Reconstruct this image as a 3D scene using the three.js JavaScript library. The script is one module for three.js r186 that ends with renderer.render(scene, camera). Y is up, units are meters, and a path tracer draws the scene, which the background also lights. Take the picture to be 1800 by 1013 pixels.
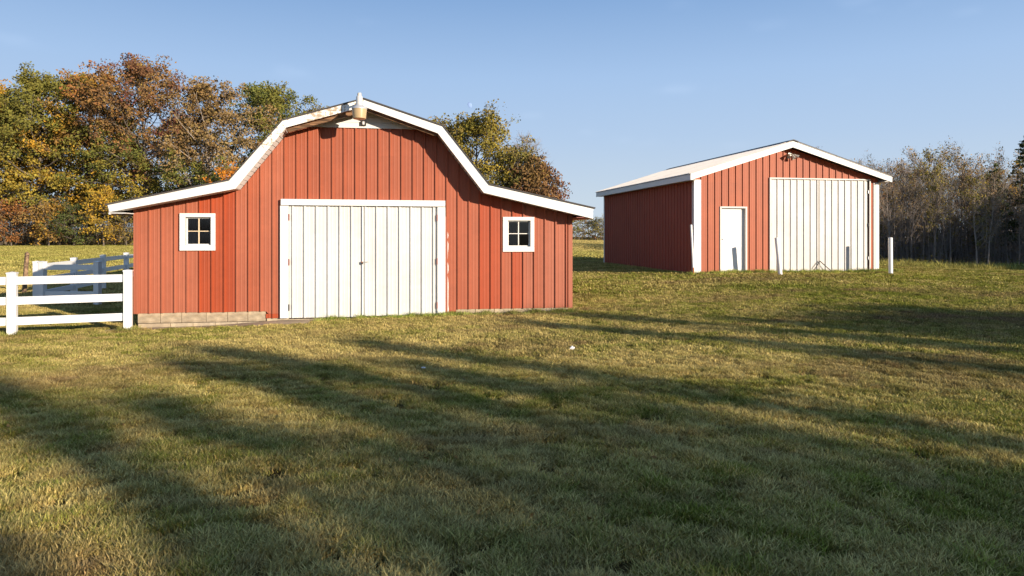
import * as THREE from 'three';
import { mergeGeometries } from 'three/addons/utils/BufferGeometryUtils.js';
import { RoundedBoxGeometry } from 'three/addons/geometries/RoundedBoxGeometry.js';

// ---------------------------------------------------------------- camera, sky, sun, exposure
const scene = new THREE.Scene();
const EYE = 1.6, HFOC = 1200, PW = 1800, PH = 1013, HORIZON = 415;
const camera = new THREE.PerspectiveCamera(2 * Math.atan(PH / 2 / HFOC) * 180 / Math.PI, PW / PH, 0.05, 3000);
camera.position.set(0, EYE, 0);
camera.lookAt(0, EYE, -1);
camera.setViewOffset(PW, PH, 0, PH / 2 - HORIZON, PW, PH);      // level camera, lens shifted down
const renderer = new THREE.WebGLRenderer({ antialias: true });
renderer.toneMapping = THREE.LinearToneMapping;
renderer.toneMappingExposure = 1.56;
renderer.shadowMap.enabled = true;

const SUN_AZ = 49 * Math.PI / 180, SUN_EL = 13.5 * Math.PI / 180;
const SUN = new THREE.Vector3(Math.sin(SUN_AZ) * Math.cos(SUN_EL), Math.sin(SUN_EL), Math.cos(SUN_AZ) * Math.cos(SUN_EL));
const sun = new THREE.DirectionalLight(new THREE.Color().setRGB(1.0, 0.86, 0.70), 5);
sun.position.copy(SUN).multiplyScalar(120);
sun.castShadow = true;
sun.shadow.mapSize.set(4096, 4096);
Object.assign(sun.shadow.camera, { left: -80, right: 80, top: 60, bottom: -60, near: 1, far: 320 });
scene.add(sun, sun.target);

function rng(seed) {
  let s = seed | 0;
  return () => { s = (s + 0x6d2b79f5) | 0; let t = Math.imul(s ^ (s >>> 15), 1 | s); t = (t + Math.imul(t ^ (t >>> 7), 61 | t)) ^ t; return ((t ^ (t >>> 14)) >>> 0) / 4294967296; };
}
const clamp = (x, a = 0, b = 1) => Math.min(b, Math.max(a, x)), lerp = (a, b, t) => a + (b - a) * t;
const smooth = (a, b, x) => { const t = clamp((x - a) / (b - a)); return t * t * (3 - 2 * t); };
function hash2(x, y, s) { let h = Math.imul(x | 0, 374761393) ^ Math.imul(y | 0, 668265263) ^ Math.imul(s | 0, 1274126177); h = Math.imul(h ^ (h >>> 13), 1274126177); return ((h ^ (h >>> 16)) >>> 0) / 4294967296; }
function vnoise(x, y, s = 0, per = 0) {
  const xi = Math.floor(x), yi = Math.floor(y), fx = x - xi, fy = y - yi, u = fx * fx * (3 - 2 * fx), v = fy * fy * (3 - 2 * fy);
  const w = (a, b) => per ? hash2(((a % per) + per) % per, ((b % per) + per) % per, s) : hash2(a, b, s);
  return lerp(lerp(w(xi, yi), w(xi + 1, yi), u), lerp(w(xi, yi + 1), w(xi + 1, yi + 1), u), v);
}
function fbm(x, y, s = 0, o = 4) { let a = 0.5, r = 0, n = 0; for (let i = 0; i < o; i++) { r += a * vnoise(x, y, s + i); n += a; a *= 0.5; x *= 2.03; y *= 2.03; } return r / n; }

{ // clear autumn sky: one smooth gradient with height, a little brighter round the sun, faint cirrus wisps
  const AIR = .66, W = 1024, H = 512, d = new Float32Array(W * H * 4);
  const stops = [[0, .60, .69, .77], [3, .56, .67, .78], [8, .45, .60, .81], [13, .375, .545, .81], [19, .24, .405, .69], [30, .155, .295, .55], [55, .088, .19, .41], [90, .058, .135, .32]];
  for (let j = 0; j < H; j++) {
    const el = ((j + .5) / H - .5) * 180, e = Math.max(0, el);
    let k = 0; while (k < stops.length - 2 && stops[k + 1][0] < e) k++;
    const A = stops[k], B = stops[k + 1], t = clamp((e - A[0]) / (B[0] - A[0]));
    for (let i = 0; i < W; i++) {
      const az = ((i + .5) / W - .5) * 2 * Math.PI, ce = Math.cos(el * Math.PI / 180);
      const x = Math.cos(az) * ce, y = Math.sin(el * Math.PI / 180), z = Math.sin(az) * ce;
      const c = x * SUN.x + y * SUN.y + z * SUN.z, glow = Math.pow(clamp(c * .5 + .5), 6) * .34;
      let wisp = 0;
      if (el > 2 && el < 60) wisp = smooth(.66, .86, fbm(az * 9 + 3, el * .9 + az * 2, 91, 4)) * .05 * smooth(2, 10, el);
      const o = (j * W + i) * 4;
      d[o] = (lerp(A[1], B[1], t) * (1 + glow * 1.2) + wisp + glow * .12) * AIR; d[o + 1] = (lerp(A[2], B[2], t) * (1 + glow * .8) + wisp + glow * .08) * AIR; d[o + 2] = (lerp(A[3], B[3], t) * (1 + glow * .4) + wisp) * AIR; d[o + 3] = 1;
    }
  }
  const sky = new THREE.DataTexture(d, W, H, THREE.RGBAFormat, THREE.FloatType);
  sky.mapping = THREE.EquirectangularReflectionMapping; sky.magFilter = THREE.LinearFilter; sky.minFilter = THREE.LinearFilter; sky.needsUpdate = true;
  scene.background = sky; scene.environment = sky;
}

// ---------------------------------------------------------------- helpers
const taken = new Map();
function numbered(name) { const n = taken.get(name) || 0; taken.set(name, n + 1); return n ? name + '_' + String(n).padStart(3, '0') : name; }
function tag(o, label, category, group, kind) { o.userData.label = label; if (category) o.userData.category = category; if (group) o.userData.group = group; if (kind) o.userData.kind = kind; return o; }
function shadows(m) { m.castShadow = true; m.receiveShadow = true; return m; }
function mesh(name, geo, mat, parent) { const m = shadows(new THREE.Mesh(geo, mat)); m.name = parent ? name : numbered(name); (parent || scene).add(m); return m; }
function thing(name, label, category, x = 0, y = 0, z = 0, turn = 0, group) { const g = new THREE.Group(); g.name = numbered(name); g.position.set(x, y, z); g.rotation.y = turn; tag(g, label, category, group); scene.add(g); return g; }
function part(name, parent) { const g = new THREE.Group(); g.name = name; parent.add(g); return g; }
function structure(name, geo, mat, label) { const m = mesh(name, geo, mat); m.userData.kind = 'structure'; m.userData.label = label; return m; }
const lin = (r, g, b) => new THREE.Color().setRGB(r, g, b);
function box(x0, x1, y0, y1, z0, z1) { const g = new THREE.BoxGeometry(x1 - x0, y1 - y0, z1 - z0); g.translate((x0 + x1) / 2, (y0 + y1) / 2, (z0 + z1) / 2); return g; }
function rbox(x0, x1, y0, y1, z0, z1, r = .006) { const g = new RoundedBoxGeometry(x1 - x0, y1 - y0, z1 - z0, 2, r); g.translate((x0 + x1) / 2, (y0 + y1) / 2, (z0 + z1) / 2); return g; }
function poly(pts, z0, z1) { const s = new THREE.Shape(pts.map((p) => new THREE.Vector2(p[0], p[1]))); const g = new THREE.ExtrudeGeometry(s, { depth: z1 - z0, bevelEnabled: false }); g.translate(0, 0, z0); return g; }
function rod(a, b, r0, r1 = r0, sides = 10) {
  const A = new THREE.Vector3(...a), B = new THREE.Vector3(...b), L = A.distanceTo(B), g = new THREE.CylinderGeometry(r1, r0, L, sides);
  g.translate(0, L / 2, 0); g.applyQuaternion(new THREE.Quaternion().setFromUnitVectors(new THREE.Vector3(0, 1, 0), B.clone().sub(A).normalize())); g.translate(...a); return g;
}
function texture(w, h, fn, srgb = true) {
  const d = new Uint8Array(w * h * 4);
  for (let j = 0; j < h; j++) for (let i = 0; i < w; i++) { const c = fn(i / w, j / h, i, j), o = (j * w + i) * 4; d[o] = clamp(c[0]) * 255; d[o + 1] = clamp(c[1]) * 255; d[o + 2] = clamp(c[2]) * 255; d[o + 3] = 255; }
  const t = new THREE.DataTexture(d, w, h); t.wrapS = t.wrapT = THREE.RepeatWrapping; t.magFilter = THREE.LinearFilter; t.minFilter = THREE.LinearMipmapLinearFilter; t.generateMipmaps = true;
  if (srgb) t.colorSpace = THREE.SRGBColorSpace; t.needsUpdate = true; return t;
}
const rep = (t, x, y) => { const c = t.clone(); c.repeat.set(x, y); c.needsUpdate = true; return c; };
const matte = (o) => new THREE.MeshPhysicalMaterial({ roughness: 1, metalness: 0, specularIntensity: .12, ...o });
const std = (o) => new THREE.MeshStandardMaterial({ roughness: .7, metalness: 0, ...o });

// ---------------------------------------------------------------- terrain
const CTRL = [[0, 0, -.05], [0, -5, -.06], [-7.25, -13.1, -.2], [-3, -13.8, -.06], [1.25, -14.5, -.03], [-3, -20, -.05], [-8.8, -12, -.17], [-12.5, -17.9, -.2], [-14.3, -25.3, -.17], [-15.3, -21.4, -.22],
  [5.5, -20.6, .47], [11.7, -21.8, .44], [9, -25, .47], [4, -29, .45], [10, -30, .44], [6, -16, .2], [12, -16, .2], [20, -22, .22], [25, -40, -.4], [36, -58, -1.1], [45, -60, -1.3], [60, -60, -1.5], [28, -70, -1.0], [60, -30, -.8],
  [0, -40, .45], [12, -130, .62], [12, -180, .5], [-20, -75, .52], [-60, -75, .5], [-45, -70, .54], [0, -75, .55], [-30, -40, .1], [-60, -30, 0], [0, 15, -.1], [30, 30, 0], [-30, 20, -.3], [60, 0, 0], [-25, -5, -.28], [-12, -8, -.16], [10, -6, .0],
  [220, -200, -1.5], [-220, -200, .8], [0, -240, .4], [220, 150, 0], [-220, 150, 0], [0, 220, 0]];
const terrain = (() => {
  const n = CTRL.length, N = n + 3, M = [], k = (r2) => r2 > 1e-9 ? r2 * Math.log(r2) * .5 : 0;
  for (let i = 0; i < n; i++) { const r = new Float64Array(N + 1); for (let j = 0; j < n; j++) r[j] = k((CTRL[i][0] - CTRL[j][0]) ** 2 + (CTRL[i][1] - CTRL[j][1]) ** 2) + (i === j ? 2 : 0); r[n] = 1; r[n + 1] = CTRL[i][0]; r[n + 2] = CTRL[i][1]; r[N] = CTRL[i][2]; M.push(r); }
  for (let q = 0; q < 3; q++) { const r = new Float64Array(N + 1); for (let j = 0; j < n; j++) r[j] = q === 0 ? 1 : CTRL[j][q - 1]; M.push(r); }
  for (let c = 0; c < N; c++) {
    let p = c; for (let r = c + 1; r < N; r++) if (Math.abs(M[r][c]) > Math.abs(M[p][c])) p = r;
    [M[c], M[p]] = [M[p], M[c]];
    for (let r = 0; r < N; r++) if (r !== c) { const f = M[r][c] / M[c][c]; if (f) for (let q = c; q <= N; q++) M[r][q] -= f * M[c][q]; }
  }
  const w = M.map((r, i) => r[N] / r[i]);
  return (x, z) => {
    const R = Math.hypot(x, z); if (R > 240) { x *= 240 / R; z *= 240 / R; }
    let y = w[n] + w[n + 1] * x + w[n + 2] * z;
    for (let j = 0; j < n; j++) y += w[j] * k((x - CTRL[j][0]) ** 2 + (z - CTRL[j][1]) ** 2);
    return y + (vnoise(x * .7, z * .7, 5) - .5) * .03 + (vnoise(x * .22, z * .22, 6) - .5) * .06;
  };
})();

// what the turf is made of at a place: live green, straw, bare brown (linear colours)
function turf(x, z, jitter = 0) {
  const broad = fbm(x * .11 + 7, z * .16, 21, 3), mid = fbm(x * .55, z * .75, 31, 3), clump = fbm(x * 2.6, z * 3.0, 36, 2), fine = fbm(x * 8.5, z * 8.5, 41, 2);
  let dry = smooth(.34, .66, broad * .40 + mid * .26 + clump * .36 + fine * .18 - .055 - clamp(x * .014, -.08, .08) + jitter * .34);
  dry = clamp(dry + Math.sin((z * .94 + x * .2) * 2.1) * .05 + smooth(.55, .72, fbm(x * .3 + 40, z * .6, 51, 3)) * .4);
  let brown = smooth(.58, .74, fbm(x * .4 - 9, z * .9 + 3, 61, 3)) * .45 + smooth(.60, .76, fbm(x * 3.7, z * 4.1, 66, 2)) * .35;
  const wear = Math.exp(-(((x - 11.5) / 5) ** 2) - (((z + 11.8) / 1.7) ** 2)); brown = clamp(brown + wear * .75);        // worn track at right
  const far = smooth(24, 45, -z); dry = lerp(dry, clamp(.42 + (mid - .5) * .7 + smooth(-12, 0, x) * smooth(30, 20, x) * smooth(-45, -80, z) * .5), far); brown *= 1 - far * .8;
  const g = [.165 + mid * .09, .185 + mid * .085, .032], s = [.53, .415, .145], b = [.26, .17, .08];
  return [0, 1, 2].map((i) => .98 * lerp(lerp(g[i], s[i], dry), b[i], brown));
}
{
  const N = 260, pos = [], col = [], uv = [], idx = [], map = (t) => Math.sinh(t * 5.2) / Math.sinh(5.2) * 900;
  for (let j = 0; j <= N; j++) for (let i = 0; i <= N; i++) {
    const x = map(i / N * 2 - 1), z = map(j / N * 2 - 1) - 12; pos.push(x, terrain(x, z), z); const c = turf(x, z); col.push(c[0] * .45 + .012, c[1] * .38 + .010, c[2] * .4 + .006); uv.push(x / 2.6, z / 2.6);
  }
  for (let j = 0; j < N; j++) for (let i = 0; i < N; i++) { const a = j * (N + 1) + i, b = a + 1, c = a + N + 1, e = c + 1; idx.push(a, c, b, b, c, e); }
  const g = new THREE.BufferGeometry(); g.setAttribute('position', new THREE.Float32BufferAttribute(pos, 3)); g.setAttribute('color', new THREE.Float32BufferAttribute(col, 3)); g.setAttribute('uv', new THREE.Float32BufferAttribute(uv, 2)); g.setIndex(idx); g.computeVertexNormals();
  const cv = document.createElement('canvas'); cv.width = cv.height = 1024; const c2 = cv.getContext('2d'), R = rng(5);
  c2.fillStyle = 'rgb(176,172,160)'; c2.fillRect(0, 0, 1024, 1024);
  for (let k = 0; k < 42000; k++) {
    const x = R() * 1024, y = R() * 1024, a = R() * Math.PI, L = 6 + R() * 16, v = 95 + R() * 155, w = R(); c2.strokeStyle = `rgb(${v | 0},${(v * (.93 + w * .07)) | 0},${(v * (.72 + w * .28)) | 0})`; c2.lineWidth = .8 + R() * 1.4;
    for (const [ox, oy] of [[0, 0], [x > 1000 ? -1024 : x < 24 ? 1024 : 0, y > 1000 ? -1024 : y < 24 ? 1024 : 0]]) { c2.beginPath(); c2.moveTo(x + ox, y + oy); c2.lineTo(x + ox + Math.cos(a) * L, y + oy + Math.sin(a) * L); c2.stroke(); if (!ox && !oy && x <= 1000 && x >= 24 && y <= 1000 && y >= 24) break; }
  }
  const t = new THREE.CanvasTexture(cv); t.wrapS = t.wrapT = THREE.RepeatWrapping; t.colorSpace = THREE.SRGBColorSpace; t.magFilter = THREE.LinearFilter;
  const bt = new THREE.CanvasTexture(cv); bt.wrapS = bt.wrapT = THREE.RepeatWrapping; bt.magFilter = THREE.LinearFilter;
  structure('ground', g, matte({ vertexColors: true, map: t, bumpMap: bt, bumpScale: .02, roughness: 1 }), 'mown lawn and rolling field under the barns');
}

// ---------------------------------------------------------------- grass blades (nobody could count them)
function tuftGeometry(seed, blades, spread, h0, h1, w) {
  const R = rng(seed), p = [], nrm = [];
  for (let b = 0; b < blades; b++) {
    const a = R() * 6.283, r = Math.sqrt(R()) * spread, x = Math.cos(a) * r, z = Math.sin(a) * r, h = lerp(h0, h1, R()), d = R() * 6.283, lean = h * (.25 + R() * .95), dx = Math.cos(d), dz = Math.sin(d), t = d + 1.57 + (R() - .5), ww = w * (.7 + R() * .6), tx = Math.cos(t) * ww / 2, tz = Math.sin(t) * ww / 2;
    const m = [x + dx * lean * .35, h * .62, z + dz * lean * .35], e = [x + dx * lean, h, z + dz * lean];
    p.push(x - tx, -.012, z - tz, x + tx, -.012, z + tz, m[0] + tx * .8, m[1], m[2] + tz * .8, x - tx, -.012, z - tz, m[0] + tx * .8, m[1], m[2] + tz * .8, m[0] - tx * .8, m[1], m[2] - tz * .8, m[0] - tx * .8, m[1], m[2] - tz * .8, m[0] + tx * .8, m[1], m[2] + tz * .8, ...e);
  }
  const g = new THREE.BufferGeometry(); g.setAttribute('position', new THREE.Float32BufferAttribute(p, 3)); g.computeVertexNormals(); return g;
}
const grassMat = matte({ color: 0xffffff, roughness: .85, side: THREE.DoubleSide });
const blocked = [];                                                     // footprints where no grass grows: functions (x, z) -> bool
function sow(name, label, seed, geo, count, place, sMin, sMax, tint, thin = true) {
  const R = rng(seed), im = new THREE.InstancedMesh(geo, grassMat, count), m = new THREE.Matrix4(), q = new THREE.Quaternion(), up = new THREE.Vector3(0, 1, 0), c = new THREE.Color();
  let n = 0, guard = 0;
  while (n < count && guard++ < count * 4) {
    const [x, z] = place(R); if (blocked.some((f) => f(x, z))) continue;
    const thick = fbm(x * 7.5 + 11, z * 7.5, 73, 2); if (thin && thick < .28 + R() * .2) continue;
    const s = lerp(sMin, sMax, R()), k = turf(x, z, R() - .5), v = .5 + R();
    q.setFromAxisAngle(up, R() * 6.283); m.compose(new THREE.Vector3(x, terrain(x, z), z), q, new THREE.Vector3(s, s * (.5 + 1.0 * thick), s)); im.setMatrixAt(n, m);
    const f = tint || [1, 1, 1]; c.setRGB(clamp(k[0] * v * f[0]), clamp(k[1] * v * f[1]), clamp(k[2] * v * f[2])); im.setColorAt(n, c); n++;
  }
  im.count = n; im.name = numbered(name); tag(im, label, 'grass', null, 'stuff'); shadows(im); scene.add(im);
}

// ---------------------------------------------------------------- weathered materials
const sheetTex = texture(1024, 1024, (u, v) => {                         // chalky painted steel: vertical rain streaks, dust, small chips
  const st = vnoise(u * 96, v * 3, 1, 0) * .5 + vnoise(u * 260, v * 6, 2, 0) * .5, bl = fbm(u * 7, v * 7, 3, 4), dust = fbm(u * 40, v * 40, 9, 2);
  const k = .93 + (st - .5) * .035 + (bl - .5) * .09 + (dust - .5) * .04, chalk = smooth(.5, .8, bl) * .05;
  const chip = smooth(.80, .86, fbm(u * 150, v * 80, 17, 2)) * .5; return [k, lerp(k * (1 - chalk * .2) + chalk * .25, 1.0, chip), lerp(k * (1 - chalk * .2) + chalk * .25, 1.0, chip)];
});
const sheetRough = texture(512, 512, (u, v) => { const k = .5 + (fbm(u * 9, v * 9, 8, 4) - .5) * .6; return [k, k, k]; }, false);
const sheet = (r, g, b, rough = .62) => std({ color: lin(r, g, b), map: rep(sheetTex, .31, .31), roughness: rough, roughnessMap: null });
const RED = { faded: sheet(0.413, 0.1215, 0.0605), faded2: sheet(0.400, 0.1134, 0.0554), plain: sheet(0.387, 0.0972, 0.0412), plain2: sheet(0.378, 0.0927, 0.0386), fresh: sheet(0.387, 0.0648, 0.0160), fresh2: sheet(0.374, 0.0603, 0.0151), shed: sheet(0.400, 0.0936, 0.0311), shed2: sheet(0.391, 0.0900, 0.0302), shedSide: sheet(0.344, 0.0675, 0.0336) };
const paintTex = texture(512, 512, (u, v) => { const k = .955 + (fbm(u * 6, v * 6, 13, 4) - .5) * .07 + (vnoise(u * 120, v * 8, 14) - .5) * .03; return [k, k * .995, k * .98]; });
const WHITE = { trim: std({ color: lin(.82, .82, .80), map: paintTex, roughness: .55 }), sheet: std({ color: lin(.71, .695, .66), map: rep(sheetTex, .31, .31), roughness: .5 }), cream: std({ color: lin(.645, .61, .555), map: rep(sheetTex, .31, .31), roughness: .5 }), door: std({ color: lin(.84, .84, .83), map: paintTex, roughness: .4 }), vinyl: std({ color: lin(.84, .84, .84), map: paintTex, roughness: .38 }), roof: std({ color: lin(.65, .605, .55), map: rep(sheetTex, .31, .31), roughness: .45 }) };
const peelTex = texture(1024, 256, (u, v) => {                           // white paint flaking off grey-brown wood along the grain
  const f = fbm(u * 60, v * 22, 23, 5) * .6 + fbm(u * 9, v * 3, 27, 3) * .4, gr = vnoise(u * 14, v * 110, 24), lo = smooth(.52, .6, f + (gr - .5) * .28) * .8;
  const w = [.93, .92, .89], b = [.74 - gr * .2, .66 - gr * .2, .56 - gr * .2]; return [0, 1, 2].map((i) => lerp(w[i], b[i], lo));
});
const peelMat = std({ color: 0xffffff, map: rep(peelTex, .5, .9), roughness: .8 });
const woodTex = texture(512, 512, (u, v) => { const g = fbm(u * 4, v * 60, 33, 3), k = .55 + (g - .5) * .7; return [k, k * .86, k * .72]; });
const bareWood = std({ color: lin(.62, .46, .33), map: woodTex, roughness: .9 }), oldWood = std({ color: lin(.75, .66, .54), map: rep(woodTex, 1, .6), roughness: .95 });
const shingle = std({ color: lin(.075, .066, .060), map: rep(sheetTex, 1, 1), roughness: .95 }), steel = std({ color: lin(.42, .42, .43), roughness: .45, metalness: .7 }), darkSteel = std({ color: lin(.05, .047, .045), roughness: .6, metalness: .4 }), redPaint = std({ color: lin(.24, .075, .058), roughness: .7 }), rust = std({ color: lin(.38, .13, .05), roughness: .9 });
const blockTex = texture(512, 512, (u, v) => { const k = .8 + (fbm(u * 5, v * 5, 43, 4) - .5) * .35 + (vnoise(u * 170, v * 170, 44) - .5) * .16, s = smooth(.55, .75, fbm(u * 3, v * 9, 45, 3)) * .18; return [k, k * (.955 - s * .2), k * (.87 - s * .5)]; });
const blockMats = [[.61, .54, .45], [.58, .51, .425], [.63, .57, .485]].map((c) => std({ color: lin(...c), map: rep(blockTex, .7, .7), bumpMap: rep(blockTex, .7, .7), bumpScale: .003, roughness: .95 }));
const concrete = std({ color: lin(.53, .445, .36), map: rep(blockTex, .6, .6), bumpMap: rep(blockTex, .6, .6), bumpScale: .004, roughness: .95 });
const glass = new THREE.MeshPhysicalMaterial({ color: lin(.7, .72, .72), roughness: .08, transmission: 1, thickness: 0, ior: 1.5 });
const interior = std({ color: lin(.06, .05, .045), roughness: 1 });

// ---------------------------------------------------------------- ribbed steel sheets
const PITCH = .229;
function ribDepth(u, phase) {                                            // profile of the sheet: one tall rib and two low ones per pitch
  let p = ((u - phase) % PITCH + PITCH) % PITCH; if (p > PITCH / 2) p -= PITCH;
  const a = Math.abs(p); if (a < .024) return .029 * clamp((.024 - a) / .011);
  for (const m of [.0763]) { const b = Math.abs(a - m); if (b < .014) return 0.0022 * clamp((.014 - b) / .007); }
  return 0;
}
const BREAKS = [-.024, -.012, .012, .024, .0623, .0693, .0833, .0903, PITCH - .0903, PITCH - .0833, PITCH - .0693, PITCH - .0623];
// one strip of sheet from ua to ub, its foot at bot(u) and head at top(u), less the openings [u0, u1, v0, v1]
function stripGeo(ua, ub, phase, bot, top, openings = []) {
  const P = [], T = [], cuts = new Set([ua, ub]);
  const k0 = Math.floor((ua - phase) / PITCH) - 1; for (let k = k0; k < k0 + Math.ceil((ub - ua) / PITCH) + 3; k++) for (const b of BREAKS) { const u = phase + k * PITCH + b; if (u > ua + 1e-5 && u < ub - 1e-5) cuts.add(u); }
  for (const o of openings) for (const u of [o[0], o[1]]) if (u > ua && u < ub) cuts.add(u);
  const us = [...cuts].sort((a, b) => a - b);
  const quad = (a, b, va0, va1, vb0, vb1) => { const za = ribDepth(a, phase), zb = ribDepth(b, phase); P.push(a, va0, za, b, vb0, zb, b, vb1, zb, a, va0, za, b, vb1, zb, a, va1, za); T.push(a, va0, b, vb0, b, vb1, a, va0, b, vb1, a, va1); };
  for (let i = 0; i < us.length - 1; i++) {
    const a = us[i], b = us[i + 1], m = (a + b) / 2, hit = openings.find((o) => m > o[0] && m < o[1]);
    if (b - a < 1e-6) continue;
    if (!hit) quad(a, b, bot(a), top(a), bot(b), top(b));
    else { if (hit[2] > bot(m) + .01) quad(a, b, bot(a), hit[2], bot(b), hit[2]); if (hit[3] < top(m) - .01) quad(a, b, hit[3], top(a), hit[3], top(b)); }
  }
  if (!P.length) return null;
  const g = new THREE.BufferGeometry(); g.setAttribute('position', new THREE.Float32BufferAttribute(P, 3)); g.setAttribute('uv', new THREE.Float32BufferAttribute(T, 2)); g.computeVertexNormals(); return g;
}
function sheetWall(parent, name, u0, u1, phase, bot, top, openings, mat, place) {
  const R = rng(Math.round(u0 * 1000) + 77);
  let a = u0, k = Math.ceil((u0 - phase + .03) / PITCH + 1e-6);
  while (a < u1 - 1e-4) {
    const b = Math.min(u1, phase + k * PITCH - .03); k++; if (b - a < .012) continue;
    const g = stripGeo(a, b, phase, bot, top, openings), mid = (a + b) / 2; a = b; if (!g) continue;
    const m = mesh(name, g, typeof mat === 'function' ? mat(mid, R()) : mat, parent); if (place) place(m);
  }
}
function profile(pts) { return (u) => { for (let i = 0; i < pts.length - 1; i++) if (u <= pts[i + 1][0] || i === pts.length - 2) { const t = (u - pts[i][0]) / (pts[i + 1][0] - pts[i][0]); return lerp(pts[i][1], pts[i + 1][1], t); } }; }

// ================================================================ RED GAMBREL BARN
const BT = 8.8 * Math.PI / 180, BX = (639 - 900) / HFOC * 13.8, BZ = -13.8, BDEEP = 7.2;
const toBarn = (x, z) => { const dx = x - BX, dz = z - BZ; return [dx * Math.cos(BT) - dz * Math.sin(BT), dx * Math.sin(BT) + dz * Math.cos(BT)]; };
const fromBarn = (u, w) => [BX + u * Math.cos(BT) + w * Math.sin(BT), BZ - u * Math.sin(BT) + w * Math.cos(BT)];
blocked.push((x, z) => { const [u, w] = toBarn(x, z); return u > -4.3 && u < 4.3 && w < .03 && w > -BDEEP; });
{
  const barn = thing('gambrel_barn', 'red metal gambrel barn with white double doors and two small windows', 'barn', BX, 0, BZ, BT);
  const TOP = [[-4.62, 2.172], [-2.48, 2.65], [-1.50, 3.815], [.03, 4.275], [1.575, 3.785], [2.505, 2.625], [4.67, 2.165]];
  const BOT = [[-4.585, 2.045], [-2.365, 2.50], [-1.435, 3.69], [.03, 4.135], [1.475, 3.645], [2.395, 2.47], [4.625, 1.965]];
  const ceil = profile(BOT.map((p, i) => [lerp(p[0], TOP[i][0], .06), lerp(p[1], TOP[i][1], .06)]));
  // front wall: steel sheets, each its own strip
  const wall = part('front_wall', barn), OPEN = [[-1.46, 1.49, -1, 2.24], [-3.42, -2.905, 1.39, 1.97], [2.91, 3.43, 1.345, 1.925]];
  const foot = (u) => u < -1.89 ? .108 + Math.sin(u * 5) * .004 : u < -1.4 ? .06 : u < 1.87 ? .005 : .085;
  const tone = (u, r) => (u < -3.1 ? (r > .5 ? RED.faded : RED.faded2) : u < -2.5 ? (r > .5 ? RED.fresh : RED.fresh2) : u < -1.6 ? (r > .5 ? RED.faded2 : RED.plain) : u < 2.4 ? (r > .5 ? RED.plain : RED.plain2) : u < 3.35 ? (r > .6 ? RED.plain2 : RED.fresh) : (r > .5 ? RED.faded2 : RED.plain));
  sheetWall(wall, 'siding_panel', -4.3, 4.3, -.381, foot, ceil, OPEN, tone);
  mesh('patch_panel', stripGeo(-1.895, -1.612, -.381, () => -.03, () => .058), RED.fresh, wall).userData.label = 'unfaded brighter red strip at the foot of the wall';
  for (const s of [-1, 1]) { const c = mesh('corner_trim', box(s * 4.305 - .045, s * 4.305 + .045, s < 0 ? .1 : .083, ceil(s * 4.3) + .02, -.09, .024), RED.faded, wall); c.position.x = -s * .02; }
  // plain walls out of view: sides and back
  const side = (s) => { const w = part('side_wall', barn); sheetWall(w, 'siding_panel', 0, BDEEP, .1, () => .1, () => 2.02, [], RED.faded2, (m) => { m.rotation.y = s * Math.PI / 2; m.position.set(s * 4.3, 0, s < 0 ? -BDEEP : 0); }); };
  side(-1); side(1);
  const back = part('back_wall', barn); sheetWall(back, 'siding_panel', -4.3, 4.3, 0, () => .1, (u) => ceil(-u), [], RED.faded2, (m) => { m.rotation.y = Math.PI; m.position.z = -BDEEP; });
  mesh('floor_slab', box(-4.2, 4.2, -.4, -.06, -BDEEP + .05, -.06), concrete, barn);
  // block footing
  const foundation = part('foundation', barn); let R = rng(3);
  const brick = (u0, u1, v0, v1, d = .0) => mesh('foundation_block', rbox(u0, u1, v0, v1, -.16, -.012 + d, .007), blockMats[(R() * 3) | 0], foundation);
  { const e = [-4.27, -3.86, -3.47, -3.02, -2.62, -2.24, -1.9]; for (let i = 0; i < 6; i++) brick(e[i] + .004, e[i + 1] - .004, -.087, .112, (R() - .5) * .006); const f = [-4.26, -3.67, -3.26, -2.85, -2.44, -2.03, -1.78]; for (let i = 0; i < 6; i++) brick(f[i] + .004, f[i + 1] - .004, -.35, -.094, .012 + (R() - .5) * .006); brick(-1.88, -1.46, -.3, -.034); brick(-1.46, -.02, -.3, -.055, .01); brick(-.01, 1.66, -.3, -.055, .01); }
  { const e = [1.86, 2.27, 2.67, 3.07, 3.48, 3.88, 4.22]; for (let i = 0; i < 6; i++) brick(e[i] + .004, e[i + 1] - .004, -.2, .088, (R() - .5) * .006); }
  for (const s of [-1, 1]) mesh('footing_wall', box(s * 4.2 - .07, s * 4.2 + .07, -.4, .1, -BDEEP, -.17), blockMats[0], foundation);
  mesh('footing_wall', box(-4.1, 4.1, -.4, .1, -BDEEP, -BDEEP + .14), blockMats[1], foundation);
  // roof: slabs, rake boards, soffit planks
  const roof = part('roof', barn), RAKE = .45;
  for (let i = 0; i < 6; i++) {
    const a = TOP[i], b = TOP[i + 1], dx = b[0] - a[0], dy = b[1] - a[1], L = Math.hypot(dx, dy), nx = -dy / L, ny = dx / L, e0 = i === 0 ? -.03 : 0, e1 = i === 5 ? .03 : 0, h = .03;
    const A = [a[0] + dx / L * e0, a[1] + dy / L * e0], B = [b[0] + dx / L * e1, b[1] + dy / L * e1];
    mesh('roof_slab', poly([[A[0], A[1] + .002], [B[0], B[1] + .002], [B[0] + nx * (i === 5 ? h : 0), B[1] + h], [A[0], A[1] + h]], -BDEEP - RAKE - .01, RAKE + .022), shingle, roof);
    const peeled = i === 2 || i === 1;
    const board = (t0, t1, m) => { const q = (t, P) => [lerp(P[i][0], P[i + 1][0], t), lerp(P[i][1], P[i + 1][1], t)]; mesh('rake_board', poly([q(t0, BOT), q(t1, BOT), q(t1, TOP), q(t0, TOP)], RAKE - .03, RAKE), m, roof); };
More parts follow.
